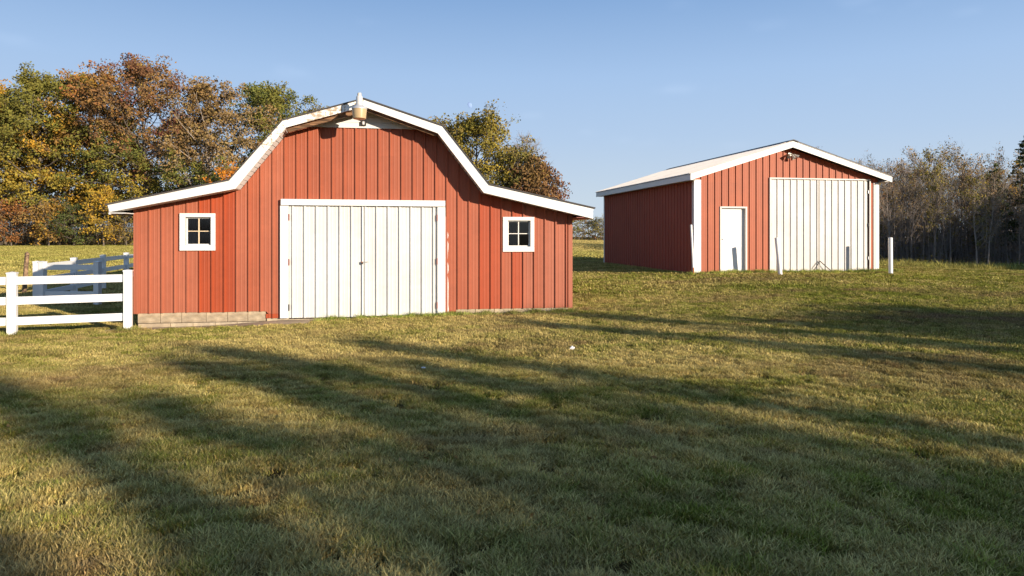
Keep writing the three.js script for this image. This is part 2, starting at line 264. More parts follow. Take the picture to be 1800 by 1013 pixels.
    if (i === 1) { board(0, .60, WHITE.trim); board(.603, 1, peelMat); } else board(0, 1, peeled ? peelMat : WHITE.trim);
    mesh('rake_board', poly([BOT[i], BOT[i + 1], TOP[i + 1], TOP[i]], -BDEEP - RAKE, -BDEEP - RAKE + .03), WHITE.trim, roof);
    const q = (t) => [lerp(lerp(BOT[i][0], TOP[i][0], .08), lerp(BOT[i + 1][0], TOP[i + 1][0], .08), t), lerp(lerp(BOT[i][1], TOP[i][1], .08), lerp(BOT[i + 1][1], TOP[i + 1][1], .08), t)];
    if (i === 2 || i === 3) { const h2 = i === 2 ? .075 : .045, d2 = .014; mesh('sub_rake_board', poly([[BOT[i][0] + (i === 2 ? .04 : 0), BOT[i][1] - h2 - d2 + (i === 2 ? .012 : 0)], [BOT[i + 1][0] - (i === 3 ? .04 : 0), BOT[i + 1][1] - h2 - d2 + (i === 3 ? .012 : 0)], [BOT[i + 1][0], BOT[i + 1][1] - d2], [BOT[i][0], BOT[i][1] - d2]], .33, .36), bareWood, roof).userData.label = 'bare brown board under the peeling rake board'; }
    const n = Math.max(6, Math.round(L / .105)), soff = i === 1 ? WHITE.trim : i === 2 ? bareWood : i === 3 ? bareWood : i === 0 ? WHITE.trim : WHITE.cream;
    for (let k = 0; k < n; k++) { const p0 = q((k + .06) / n), p1 = q((k + .94) / n), d = -.002 - R() * .004; mesh('soffit_board', poly([[p0[0], p0[1] + d], [p1[0], p1[1] + d], [p1[0] + nx * .018, p1[1] + ny * .018], [p0[0] + nx * .018, p0[1] + ny * .018]], .022, RAKE - .031), soff, roof); }
  }
  for (const s of [-1, 1]) {
    const i = s < 0 ? 0 : 6, x = TOP[i][0], y0 = s < 0 ? 2.0 : 1.955;
    mesh('eave_board', rbox(s < 0 ? x + .004 : x - .032, s < 0 ? x + .032 : x - .004, y0, TOP[i][1] - .004, -BDEEP - RAKE + .03, RAKE - .032, .004), WHITE.trim, roof);
    mesh('eave_soffit', box(Math.min(s * 4.32, x - s * .04), Math.max(s * 4.32, x - s * .04), y0 + .02, y0 + .035, -BDEEP - RAKE + .03, RAKE - .033), s < 0 ? WHITE.trim : redPaint, roof);
  }
  // white boards in the peak
  const peak = part('gable_boards', barn); const pv = [3.775, 3.885, 3.995, 4.12];
  for (let i = 0; i < 3; i++) { const v0 = pv[i] + .002, v1 = pv[i + 1] - .002, xl = (v) => -1.13 + (v - 3.775) * 3.25 , xr = (v) => 1.21 - (v - 3.775) * 3.2; mesh('gable_board', poly([[xl(v0), v0], [xr(v0), v0], [Math.max(xr(v1), .03), v1], [Math.min(xl(v1), .03), v1]], .0225, .04 - i * .003), WHITE.trim, peak); }
  mesh('gable_back_board', box(-.75, .8, 3.78, 3.95, -.03, -.005), WHITE.trim, peak);
  // door surround
  const frame = part('door_frame', barn);
  mesh('header_board', rbox(-1.605, 1.635, 2.205, 2.328, .021, .085, .006), WHITE.trim, frame).rotation.z = -.003;
  mesh('jamb_board', rbox(-1.615, -1.453, -.03, 2.2, .021, .062, .005), WHITE.trim, frame);
  mesh('jamb_board', rbox(1.482, 1.645, -.0, 2.19, .021, .062, .005), WHITE.trim, frame);
  { const pts = [], R2 = rng(19); for (let k = 0; k <= 22; k++) { const t = k / 22; pts.push([1.668 + t * .022 + (R2() - .5) * .012, lerp(1.97, .0, t)]); } const out = [...pts.map((p) => [p[0] + .012 + R2() * .022, p[1]])].reverse(); mesh('torn_strip', poly([...pts, ...out], .021, .027), WHITE.trim, frame).userData.label = 'ragged strip of old white paint beside the door'; mesh('red_edge_board', box(1.646, 1.668, .0, 2.0, .02, .05), redPaint, frame); }
  // doors
  for (const s of [-1, 1]) {
    const leaf = part('door_leaf', barn), a = s < 0 ? -1.446 : .006, b = s < 0 ? -.016 : 1.476;
    sheetWall(leaf, 'door_panel', a, b, s < 0 ? -1.378 : .262, () => s < 0 ? -.03 : -.012, () => 2.198, [], WHITE.sheet, (m) => { m.position.z = .012; });
    mesh('door_backing', box(a + .002, b - .002, -.02, 2.19, -.035, .005), WHITE.cream, leaf);
    for (const v of [.18, 1.08, 1.97]) { const h = part('hinge', leaf); mesh('hinge_plate', rbox(s < 0 ? a - .014 : b - .010, s < 0 ? a + .010 : b + .014, v - .065, v + .065, .034, .066, .004), v < .3 && s < 0 ? darkSteel : redPaint, h); }
    if (s < 0) mesh('closing_strip', rbox(-.03, .004, .0, 2.19, .033, .047, .003), WHITE.trim, leaf);
  }
  const latch = part('latch', barn); mesh('hasp', rbox(-.055, .095, 1.068, 1.083, .05, .058, .003), steel, latch); mesh('padlock', rbox(-.045, -.005, 1.03, 1.075, .05, .072, .008), darkSteel, latch); mesh('staple', rod([-.028, 1.075, .04], [-.028, 1.075, .078], .012), rust, latch);
  // windows
  const win = (u0, u1, v0, v1, worn) => {
    const w = part('window', barn), t = .105, c = [u0, u1, v0, v1];
    mesh('window_casing', rbox(u0, u1, v1 - t * .72, v1, .012, .05, .005), WHITE.trim, w); mesh('window_casing', rbox(u0, u1, v0, v0 + t, .012, .05, .005), WHITE.trim, w);
    mesh('window_casing', rbox(u0, u0 + t, v0 + t + .001, v1 - t * .72 - .001, .012, .049, .005), WHITE.trim, w); mesh('window_casing', rbox(u1 - t * .78, u1, v0 + t + .001, v1 - t * .72 - .001, .012, .049, .005), WHITE.trim, w);
    const a = u0 + t - .004, b = u1 - t * .78 + .004, d = v0 + t - .004, e = v1 - t * .72 + .004, s = .028, sash = part('sash', w), z = -.03;
    for (const g of [rbox(a, a + s, d, e, z - .02, z + .012, .003), rbox(b - s, b, d, e, z - .02, z + .012, .003), rbox(a + s, b - s, e - s, e, z - .02, z + .011, .003), rbox(a + s, b - s, d, d + s, z - .02, z + .011, .003)]) mesh('sash_rail', g, WHITE.trim, sash);
    const mx = (a + b) / 2 - .004, my = (d + e) / 2;
    mesh('muntin', rbox(mx - .010, mx + .010, d + s, e - s, z - .012, z + .008, .003), worn, sash); mesh('muntin', rbox(a + s, mx - .0105, my - .008, my + .008, z - .012, z + .006, .003), worn, sash); mesh('muntin', rbox(mx + .0105, b - s, my - .008, my + .008, z - .012, z + .006, .003), worn, sash);
    for (const [x0, x1] of [[a + s, mx - .01], [mx + .01, b - s]]) for (const [y0, y1] of [[d + s, my - .008], [my + .008, e - s]]) { const p = mesh('pane', new THREE.PlaneGeometry(x1 - x0 + .006, y1 - y0 + .006), glass, sash); p.position.set((x0 + x1) / 2, (y0 + y1) / 2, z - .006); p.rotation.y = (R() - .5) * .02; p.rotation.x = (R() - .5) * .02; }
  };
  win(-3.49, -2.835, 1.316, 2.042, std({ color: lin(.72, .57, .38), roughness: .8 })); win(2.839, 3.503, 1.271, 1.997, peelMat);
}
{ // yard light on its arm in the peak
  const [x, z] = fromBarn(-.03, .80), L = thing('yard_light', 'dusk to dawn yard light with amber lens hanging at the peak of the gambrel barn', 'light', x, 3.83, z, BT);
  const lens = new THREE.LatheGeometry([[.0, 0], [.118, 0], [.124, .012], [.140, .185], [.134, .19], [.128, .17], [.112, .02], [0, .016]].map((p) => new THREE.Vector2(...p)), 32);
  mesh('lens', lens, new THREE.MeshPhysicalMaterial({ color: lin(.62, .45, .24), roughness: .35, transmission: .25, thickness: 0 }), L);
  mesh('reflector_cap', new THREE.LatheGeometry([[.146, .186], [.148, .2], [.12, .222], [.075, .262], [.066, .27], [0, .27]].map((p) => new THREE.Vector2(...p)), 32), std({ color: lin(.6, .59, .58), roughness: .5, metalness: .4 }), L);
  mesh('housing', new THREE.LatheGeometry([[.062, .268], [.064, .3], [.06, .425], [.05, .437], [0, .437]].map((p) => new THREE.Vector2(...p)), 28), std({ color: lin(.66, .64, .60), roughness: .5, metalness: .3 }), L);
  mesh('photocell', new THREE.CylinderGeometry(.036, .039, .055, 20).translate(0, .466, 0), std({ color: lin(.6, .55, .45), roughness: .5 }), L);
  mesh('photocell_window', rbox(-.034, -.028, .45, .475, .016, .030, .002), darkSteel, L);
  mesh('arm', rod([0, .36, -.05], [0, .36, -.36], .021), steel, L); mesh('arm_bracket', rbox(-.05, .05, .30, .42, -.352, -.342, .004), steel, L);
  const J = thing('junction_box', 'small metal electrical box on the white gable boards below the yard light', 'electrical box', ...(() => { const [a, b] = fromBarn(-.0, .055); return [a, 3.865, b]; })(), BT);
  mesh('box_body', rbox(-.055, .055, -.045, .045, -.014, .03, .006), darkSteel, J); mesh('box_cover', rbox(-.02, .022, -.03, .036, .031, .05, .01), WHITE.trim, J);
}
{ // worn concrete apron along the barn's left foot
  const P = [], U = [], I = [], n = 40; for (let k = 0; k <= n; k++) { const u = lerp(-4.75, -.75, k / n), w1 = .02, w0 = lerp(.62, .42, k / n) * (k > 34 ? 1 - (k - 34) / 8 : 1) + vnoise(k * .6, 3, 9) * .12; for (const w of [w1, (w1 + w0) / 2, w0]) { const [x, z] = fromBarn(u, w); P.push(x, lerp(Math.max(terrain(x, z) + .012, lerp(-.235, -.068, clamp((u + 4.3) / 2.7))), terrain(x, z) + .010, w === w1 ? 0 : w === w0 ? 1 : .4), z); U.push(u, w); } }
  for (let k = 0; k < n; k++) for (let j = 0; j < 2; j++) { const a = k * 3 + j; I.push(a, a + 1, a + 3, a + 1, a + 4, a + 3); }
  const g = new THREE.BufferGeometry(); g.setAttribute('position', new THREE.Float32BufferAttribute(P, 3)); g.setAttribute('uv', new THREE.Float32BufferAttribute(U, 2)); g.setIndex(I); g.computeVertexNormals();
  structure('concrete_apron', g, concrete, 'worn brown concrete strip along the foot of the barn');
  blocked.push((x, z) => { const [u, w] = toBarn(x, z); return u > -4.75 && u < -.95 && w > 0 && w < .42 + vnoise(u * 3, 1, 8) * .14; });
}

// ================================================================ SHED
const ST = 11 * Math.PI / 180, SX = (1221 - 900) / HFOC * 20.6, SZ = -20.6, SW = 6.29, SDEEP = 8.4;
const fromShed = (u, w) => [SX + u * Math.cos(ST) + w * Math.sin(ST), SZ - u * Math.sin(ST) + w * Math.cos(ST)];
const toShed = (x, z) => { const dx = x - SX, dz = z - SZ; return [dx * Math.cos(ST) - dz * Math.sin(ST), dx * Math.sin(ST) + dz * Math.cos(ST)]; };
blocked.push((x, z) => { const [u, w] = toShed(x, z); return u > -.02 && u < SW + .02 && w < .02 && w > -SDEEP; });
{
  const shed = thing('metal_shed', 'red metal shed with white gable roof, wide cream doors and white side door', 'shed', SX, 0, SZ, ST);
  const TOP = [[-.27, 3.45], [3.10, 4.505], [6.57, 3.462]], BOT = [[-.27, 3.262], [3.10, 4.318], [6.565, 3.300]], ceil = profile(BOT.map((p) => [p[0], p[1] + .03]));
  const wall = part('front_wall', shed);
  sheetWall(wall, 'siding_panel', 0, SW, .215, () => .47, ceil, [[.845, 1.70, 0, 2.475], [2.52, 5.945, 0, 3.38]], (u, r) => r > .5 ? RED.shed : RED.shed2);
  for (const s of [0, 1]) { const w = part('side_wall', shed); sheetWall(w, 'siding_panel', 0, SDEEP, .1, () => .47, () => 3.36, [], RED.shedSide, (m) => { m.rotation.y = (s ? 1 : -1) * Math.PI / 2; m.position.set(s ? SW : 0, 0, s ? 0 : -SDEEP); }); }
  const back = part('back_wall', shed); sheetWall(back, 'siding_panel', -SW, 0, 0, () => .47, (u) => ceil(-u), [], RED.shed2, (m) => { m.rotation.y = Math.PI; m.position.z = -SDEEP; });
  for (const [x0, x1, z0, z1] of [[-.026, .2, -.12, .028], [SW - .165, SW + .026, -.12, .028], [-.026, .09, -SDEEP - .028, -SDEEP + .1], [SW - .09, SW + .026, -SDEEP - .028, -SDEEP + .1]]) mesh('corner_trim', poly([[x0, .47], [x1, .47], [x1, 3.3], [x0, 3.3]], z0, z1), WHITE.trim, shed);
  mesh('floor_slab', rbox(-.06, SW + .06, .15, .468, -SDEEP - .06, .10, .02), concrete, shed);
  const roof = part('roof', shed), RAKE = .3;
  for (let i = 0; i < 2; i++) {
    const a = TOP[i], b = TOP[i + 1], dx = b[0] - a[0], dy = b[1] - a[1], L = Math.hypot(dx, dy), ang = Math.atan2(dy, dx);
    mesh('rake_board', poly([BOT[i], BOT[i + 1], TOP[i + 1], TOP[i]], RAKE - .025, RAKE), WHITE.trim, roof); mesh('rake_board', poly([BOT[i], BOT[i + 1], TOP[i + 1], TOP[i]], -SDEEP - RAKE, -SDEEP - RAKE + .025), WHITE.trim, roof);
    // steel roof sheets: strips across the slope, lying on the rafters
    sheetWall(roof, 'roof_panel', -SDEEP - RAKE - .02, RAKE + .02, .05, () => -.03, () => L + .0, [], WHITE.roof, (m) => {
      const M = new THREE.Matrix4().makeBasis(new THREE.Vector3(0, 0, i === 0 ? -1 : -1), new THREE.Vector3(Math.cos(ang), Math.sin(ang), 0).multiplyScalar(1), new THREE.Vector3(-Math.sin(ang), Math.cos(ang), 0));
      M.setPosition(a[0] - Math.sin(ang) * .004, a[1] + .006, -SDEEP); m.applyMatrix4(M);
    });
    mesh('roof_deck', poly([[BOT[i][0], BOT[i][1] + .1], [BOT[i + 1][0], BOT[i + 1][1] + .1], [b[0], b[1] - .012], [a[0], a[1] - .012]], -SDEEP - RAKE + .03, RAKE - .03), WHITE.cream, roof);
  }
  mesh('ridge_cap', poly([[2.93, 4.475], [3.10, 4.53], [3.27, 4.48], [3.27, 4.505], [3.10, 4.557], [2.93, 4.5]], -SDEEP - RAKE - .03, RAKE + .03), darkSteel, roof);
  mesh('rake_edge', poly([[3.27, 4.48], [6.6, 3.478], [6.6, 3.492], [3.27, 4.494]], RAKE + .001, RAKE + .03), darkSteel, roof);
  mesh('eave_board', rbox(-.276, -.25, 3.262, 3.44, -SDEEP - RAKE + .03, RAKE - .03, .004), WHITE.trim, roof); mesh('eave_board', rbox(6.545, 6.57, 3.3, 3.45, -SDEEP - RAKE + .03, RAKE - .03, .004), WHITE.trim, roof);
  mesh('eave_soffit', box(-.249, -.03, 3.27, 3.285, -SDEEP - .25, RAKE - .03), WHITE.cream, roof); mesh('eave_soffit', box(SW + .03, 6.544, 3.31, 3.325, -SDEEP - .25, RAKE - .03), WHITE.cream, roof);
  // walk-in door, set back in its frame
  const d = part('walk_door', shed);
  mesh('door_slab', rbox(.875, 1.665, .485, 2.445, -.115, -.075, .005), WHITE.door, d);
  mesh('door_jamb', rbox(.82, .875, .47, 2.5, -.12, .03, .004), WHITE.cream, d); mesh('door_jamb', rbox(1.665, 1.722, .47, 2.5, -.12, .03, .004), WHITE.cream, d); mesh('door_head', rbox(.876, 1.664, 2.446, 2.5, -.12, .03, .004), WHITE.cream, d); mesh('door_sill', box(.876, 1.664, .469, .484, -.12, .02), steel, d);
  const kn = part('door_knob', d); mesh('knob', new THREE.SphereGeometry(.028, 16, 12).translate(.935, 1.5, -.03), steel, kn); mesh('rose', rod([.935, 1.5, -.076], [.935, 1.5, -.045], .024, .014), steel, kn); 
  // wide double doors
  const f = part('door_frame', shed);
  mesh('head_trim', rbox(2.47, 5.985, 3.362, 3.405, .01, .05, .004), WHITE.cream, f); mesh('jamb_trim', rbox(2.47, 2.515, .47, 3.36, .01, .05, .004), WHITE.cream, f); mesh('jamb_trim', rbox(5.955, 6.0, .47, 3.36, .01, .05, .004), WHITE.cream, f);
  for (const s of [0, 1]) {
    const leaf = part('door_leaf', shed), a = s ? 4.205 : 2.535, b = s ? 5.925 : 4.18;
    sheetWall(leaf, 'door_panel', a, b, s ? 4.43 : 2.76, () => .485, () => 3.355, [], WHITE.cream, (m) => { m.position.z = -.008; });
    mesh('door_backing', box(a + .002, b - .002, .49, 3.35, -.06, -.015), WHITE.cream, leaf);
    mesh('edge_rail', rbox(s ? 4.196 : 4.168, s ? 4.226 : 4.19, .49, 3.35, -.01, .014, .003), WHITE.cream, leaf);
    for (const v of [.9, 1.95, 3.0]) mesh('hinge', rbox(s ? b - .002 : a - .018, s ? b + .024 : a + .002, v - .05, v + .05, .012, .028, .004), v === 1.95 ? darkSteel : steel, leaf);
  }
  // door prop
  const [px, pz] = fromShed(4.18, .06), y0 = .47;
  const prop = thing('door_prop', 'two thin dark rods leaning together as a prop against the wide cream doors', 'prop', px, y0, pz, ST);
  mesh('rod', rod([-.27, 0, .03], [0, .335, .0], .014), darkSteel, prop); mesh('rod', rod([.42, -.03, .09], [.0, .345, .008], .014), darkSteel, prop); mesh('pivot', new THREE.SphereGeometry(.018, 10, 8).translate(0, .34, .005), darkSteel, prop);
  // twin flood light in the peak
  const [lx, lz] = fromShed(3.16, .0), fl = thing('flood_light', 'twin headed flood light under the peak of the metal shed', 'light', lx, 4.12, lz, ST), lampM = std({ color: lin(.5, .45, .38), roughness: .4, metalness: .3 });
  mesh('mount_plate', new THREE.CylinderGeometry(.06, .065, .03, 20).rotateX(Math.PI / 2).translate(0, .02, .02 + .015), lampM, fl);
  const head = (a, b) => { const p = part('lamp_head', fl), A = new THREE.Vector3(...a), B = new THREE.Vector3(...b), g = new THREE.LatheGeometry([[.0, 0], [.028, .0], [.034, .03], [.036, .08], [.062, .16], [.058, .162], [.05, .15], [0, .14]].map((q) => new THREE.Vector2(...q)), 20); g.applyQuaternion(new THREE.Quaternion().setFromUnitVectors(new THREE.Vector3(0, 1, 0), B.clone().sub(A).normalize())); g.translate(...a); mesh('lamp_shade', g, lampM, p); mesh('swivel', rod([0, .02, .05], a, .014), lampM, p); };
  head([-.05, .01, .10], [-.16, -.12, .22]); head([.02, .0, .12], [.05, -.14, .2]); head([.10, .0, .08], [.24, -.09, .16]);
}
// bollards and pipes
function bollard(px, py, Z, hTop, r, leanX, leanZ, label, rusty) {
  const x = (px - 900) / HFOC * Z, y = terrain(x, -Z), b = thing('bollard', label, 'bollard', x, y, -Z, 0, 'white posts in front of the shed');
  const H = hTop, top = [leanX, H, leanZ];
  const k = rusty ? .16 : -.1; mesh('pipe', rod([leanX * k, H * k, leanZ * k], top, r, r, 24), WHITE.vinyl, b);
  mesh('pipe_cap', rod(top, [leanX * 1.01, H + .012, leanZ], r * 1.0, r * .8, 24), WHITE.vinyl, b);
  if (rusty) mesh('rusty_foot', rod([0, -.1, 0], [leanX * .17, H * .17, leanZ * .17], r * .82, r * .82, 16), rust, b);
  return y;
}
bollard(1219.5, 481, 20.25, 1.50, .033, -.075, 0, 'thin white pipe with rusty foot beside the left corner of the shed', true);
bollard(1372, 483, 20.08, 1.10, .062, -.11, 0, 'leaning white post in front of the wide cream shed doors');
bollard(1566, 482, 20.8, 1.11, .062, -.01, 0, 'upright white post standing right of the shed');

// ================================================================ FENCES
const capGeo = (() => { const g = new THREE.ConeGeometry(.1, .016, 4, 1); g.rotateY(Math.PI / 4); return g; })();
function fence(name, label, posts, railTops, opts = {}) {
  const f = thing(name, label, 'fence', posts[0][0], 0, posts[0][1]), ox = posts[0][0], oz = posts[0][1], PWD = opts.w || .135;
  posts.forEach(([x, z, y0, y1], i) => {
    const nx = posts[Math.min(i + 1, posts.length - 1)], pv = posts[Math.max(0, i - 1)], ang = Math.atan2(-(nx[1] - pv[1]), nx[0] - pv[0]);
    const p = mesh('post', rbox(-PWD / 2, PWD / 2, y0 - .15, y1 - .02, -PWD / 2, PWD / 2, .006), WHITE.vinyl, f); p.position.set(x - ox, 0, z - oz); p.rotation.y = ang;
    const c = mesh('post_cap', mergeGeometries([rbox(-PWD / 2 - .008, PWD / 2 + .008, -.025, 0, -PWD / 2 - .008, PWD / 2 + .008, .004), capGeo.clone().toNonIndexed().translate(0, .008, 0)]), WHITE.vinyl, p); c.position.set(0, y1 - .01, 0);
    if (i < posts.length - 1) {
      const L = Math.hypot(nx[0] - x, nx[1] - z), a2 = Math.atan2(-(nx[1] - z), nx[0] - x), dy = (nx[3] - y1);
      for (const rt of railTops) { const r = mesh('rail', rbox(PWD / 2 - .02, L - PWD / 2 + .02, -.14, 0, -.02, .02, .006), WHITE.vinyl, f); r.position.set(x - ox, y1 - rt, z - oz); r.rotation.set(0, a2, Math.atan2(dy, L), 'YXZ'); }
    }
  });
  return f;
}
{
  const d = [-1.70, .60], P = []; for (let i = 0; i < 4; i++) { const x = -7.09 + d[0] * i, z = -12.6 + d[1] * i; P.push([x, z, -.2, .98 - i * .012]); }
  fence('rail_fence', 'white three rail vinyl fence running from the barn corner off the left edge', P, [.086, .44, .80]);
  const A = [-12.46, -17.9], D = [-14.3, -25.3], Q = []; for (let i = 0; i < 7; i++) { const t = i / 3, x = lerp(A[0], D[0], t), z = lerp(A[1], D[1], t); Q.push([x, z, Math.min(-.2, terrain(x, z) - .1), lerp(.945, .99, t)]); }
  fence('rail_fence', 'white rail fence receding behind the barn towards the trees', Q, [.086, .44, .80], { w: .15 });
  const E = [-10.78, -17.75], g = fence('rail_fence', 'short white fence section in the barn shadow joining the receding fence', [[-10.78, -17.75, -.25, .945], [-12.30, -17.88, -.25, .94]], [.09, .44, .79], { w: .14 });
}
{ const x = -15.3, z = -21.4, y = terrain(x, z), w = thing('wooden_post', 'weathered grey wooden post standing behind the front white fence', 'post', x, y, z, .4);
  const g = new THREE.CylinderGeometry(.062, .07, 1.42, 9, 6); const p = g.attributes.position; for (let i = 0; i < p.count; i++) { const k = 1 + (hash2(Math.round(p.getX(i) * 400), Math.round(p.getZ(i) * 400), 7) - .5) * .14; p.setX(i, p.getX(i) * k); p.setZ(i, p.getZ(i) * k); } g.computeVertexNormals(); g.translate(0, .57, 0); mesh('post_body', g, oldWood, w).rotation.z = -.06; mesh('split_top', new THREE.ConeGeometry(.05, .05, 7).translate(.075, 1.3, 0), oldWood, w); }

// ================================================================ TREES
class Soup { constructor() { this.p = []; this.n = []; this.c = []; } 
  geo() { const g = new THREE.BufferGeometry(); g.setAttribute('position', new THREE.Float32BufferAttribute(this.p, 3)); g.setAttribute('normal', new THREE.Float32BufferAttribute(this.n, 3)); if (this.c.length) g.setAttribute('color', new THREE.Float32BufferAttribute(this.c, 3)); return g; } }
const V = (x, y, z) => new THREE.Vector3(x, y, z);
function limb(S, a, b, r0, r1, sides) {                                    // one tapered length of branch
  const d = b.clone().sub(a).normalize(), s = Math.abs(d.y) < .9 ? V(0, 1, 0) : V(1, 0, 0), u = s.cross(d).normalize(), v = d.clone().cross(u);
  for (let i = 0; i < sides; i++) {
    const q = [i, i + 1].map((k) => { const t = k / sides * 6.2832; return u.clone().multiplyScalar(Math.cos(t)).addScaledVector(v, Math.sin(t)); });
    const A0 = a.clone().addScaledVector(q[0], r0), A1 = a.clone().addScaledVector(q[1], r0), B0 = b.clone().addScaledVector(q[0], r1), B1 = b.clone().addScaledVector(q[1], r1);
    for (const [P, N] of [[A0, q[0]], [A1, q[1]], [B1, q[1]], [A0, q[0]], [B1, q[1]], [B0, q[0]]]) { S.p.push(P.x, P.y, P.z); S.n.push(N.x, N.y, N.z); }
  }
}
function twig(S, a, b, w, R) {                                             // a twig too thin to be round at this distance: a slim three-sided spike
  limb(S, a, b, w, w * .35, 3);
}
function leafCard(S, c, size, R, col) {
  const d = V(R() - .5, R() - .5, R() - .5).normalize(), e = V(R() - .5, R() - .35, R() - .5).normalize(), n = d.clone().cross(e).normalize(), f = n.clone().cross(d);
  const A = c.clone().addScaledVector(d, size), B = c.clone().addScaledVector(f, size * .55), C = c.clone().addScaledVector(d, -size * .9), D = c.clone().addScaledVector(f, -size * .6);
  for (const P of [A, B, C, A, C, D]) { S.p.push(P.x, P.y, P.z); S.n.push(n.x, n.y, n.z); S.c.push(col[0], col[1], col[2]); }
}
const PAL = { olive: [0.1628, 0.1496, 0.0299], green: [0.1100, 0.1276, 0.0299], yellow: [0.3168, 0.2288, 0.0352], gold: [0.4400, 0.2464, 0.0264], rust: [0.2816, 0.1188, 0.0370], brown: [0.2200, 0.1320, 0.0475], orange: [0.4928, 0.1760, 0.0176], tan: [0.2552, 0.1760, 0.0748], dark: [0.0440, 0.0546, 0.0194], maroon: [0.1408, 0.0484, 0.0352], pine: [0.0396, 0.0572, 0.0246] };
const mixc = (a, b, t) => [0, 1, 2].map((i) => lerp(a[i], b[i], t));
// a broadleaf tree: trunk, limbs, boughs and leaf clumps held on the bough ends
function broadleaf(o) {
  const R = rng(o.seed), W = new Soup(), L = new Soup(), H = o.h, tips = [];
  const trunk = [V(0, -.4, 0)]; let lean = V((R() - .5) * .06, 1, (R() - .5) * .06); const TS = 7;
  for (let i = 1; i <= TS; i++) trunk.push(V(lean.x * H * i / TS + (R() - .5) * .25, H * .93 * i / TS, lean.z * H * i / TS + (R() - .5) * .25));
  const rAt = (t) => o.r * (1 - t * .88) ; for (let i = 0; i < TS; i++) limb(W, trunk[i], trunk[i + 1], rAt(i / TS) * (i === 0 ? 1.25 : 1), rAt((i + 1) / TS), 7);
  const onTrunk = (t) => { const k = Math.min(TS - 1, Math.floor(t * TS)); return trunk[k].clone().lerp(trunk[k + 1], t * TS - k); };
  const shape = o.shape || ((t) => Math.pow(Math.sin(Math.PI * Math.pow(clamp(t), .75) * .93 + .17), .75));
  const nL = o.limbs || 26;
  for (let i = 0; i < nL; i++) {
    const t = lerp(o.base, .97, (i + R() * .8) / nL), a = i * 2.4 + R() * .9, env = shape((t - o.base) / (1 - o.base)), len = o.spread * env * (.72 + R() * .5), up = lerp(.25, 1.1, Math.pow((t - o.base) / (1 - o.base), 1.2)) + (R() - .5) * .3;
    const p0 = onTrunk(t), dir = V(Math.cos(a), up, Math.sin(a)).normalize(), S = 3; let p = p0.clone(), r = rAt(t) * .5 + .02;
    for (let s = 0; s < S; s++) {
      const q = p.clone().addScaledVector(dir, len / S), r2 = r * .68; limb(W, p, q, r, r2, 5);
      dir.add(V((R() - .5) * .5, (R() - .42) * .4, (R() - .5) * .5)).normalize();
      const nb = s === 0 ? 1 : 3;
      for (let b = 0; b < nb; b++) {
        const st = p.clone().lerp(q, .3 + R() * .7), bd = dir.clone().multiplyScalar(.6).add(V(R() - .5, R() - .35, R() - .5).multiplyScalar(1.5)).normalize(), bl = (len * (.22 + R() * .25) + .4) * (o.bough || 1), e = st.clone().addScaledVector(bd, bl);
        limb(W, st, e, r2 * .55 + .008, .012, 4); tips.push([e, 1]); tips.push([st.clone().lerp(e, .55), .8]);
        for (let k = 0; k < (o.twigs || 2); k++) { const ts = st.clone().lerp(e, .4 + R() * .6), te = ts.clone().addScaledVector(bd.clone().add(V(R() - .5, R() - .4, R() - .5).multiplyScalar(1.8)).normalize(), (.4 + R() * .7) * (o.bough || 1)); twig(W, ts, te, .014, R); if (R() < .7) tips.push([te, .7]); }
      }
      p = q; r = r2;
    }
    tips.push([p, 1]);
  }
  const den = o.leaves / tips.length;
  for (const [c, k] of tips) {
    const hh = c.y / H; if (R() < (o.bare || 0) * smooth(.45, 1, hh)) continue;
    const t = fbm(c.x * .28 + o.seed, c.y * .28 + c.z * .28, o.seed, 2), pal = o.pal(hh, t, R), rad = o.clump * (.6 + R() * .7) * k, n = Math.round(den * (.5 + R()) * k);
    for (let i = 0; i < n; i++) {
      const v = V(R() - .5, R() - .5, R() - .5).normalize().multiplyScalar(rad * Math.cbrt(R())); v.y *= .62; const w = .84 + R() * .32, pc = R() < .05 ? mixc(pal, PAL.yellow, .5) : pal;
      leafCard(L, c.clone().add(v), o.leaf * (.45 + R() * .85), R, [pc[0] * w, pc[1] * w * (.94 + R() * .12), pc[2] * w]);
    }
  }
  return { wood: W.geo(), leaves: L.geo() };
}
const leafMat = matte({ vertexColors: true, specularIntensity: .3, roughness: .8, side: THREE.DoubleSide });
const barkTex = texture(256, 256, (u, v) => { const k = .7 + (fbm(u * 12, v * 5, 81, 4) - .5) * .6; return [k, k * .96, k * .9]; });
const bark = std({ color: lin(.135, .108, .082), roughness: 1 }), paleBark = std({ color: lin(.30, .245, .195), roughness: 1 }), greyBark = std({ color: lin(.20, .17, .145), roughness: 1 });
function plant(name, label, category, geo, x, z, turn, s, wood, group, leafName = 'crown', sy = 1) {
  const t = thing(name, label, category, x, terrain(x, z), z, turn, group); t.scale.set(s, s * sy, s);
  mesh('trunk', geo.wood, wood, t); if (geo.leaves && geo.leaves.attributes.position.count) mesh(leafName, geo.leaves, leafMat, t); return t;
}
const pick = (...a) => (h, t, R) => { const k = clamp(t * 1.6 - .3 + (R() - .5) * .35) * (a.length - 1), i = Math.min(a.length - 2, Math.floor(k)); return mixc(a[i], a[i + 1], k - i); };
const upDown = (lo, hi, m, sft = .14) => (h, t, R) => { const k = smooth(m - sft, m + sft, h + (t - .5) * .5); return k < R() ? lo(h, t, R) : hi(h, t, R); };
const at = (px, Z) => [(px - 900) / HFOC * Z, -Z];
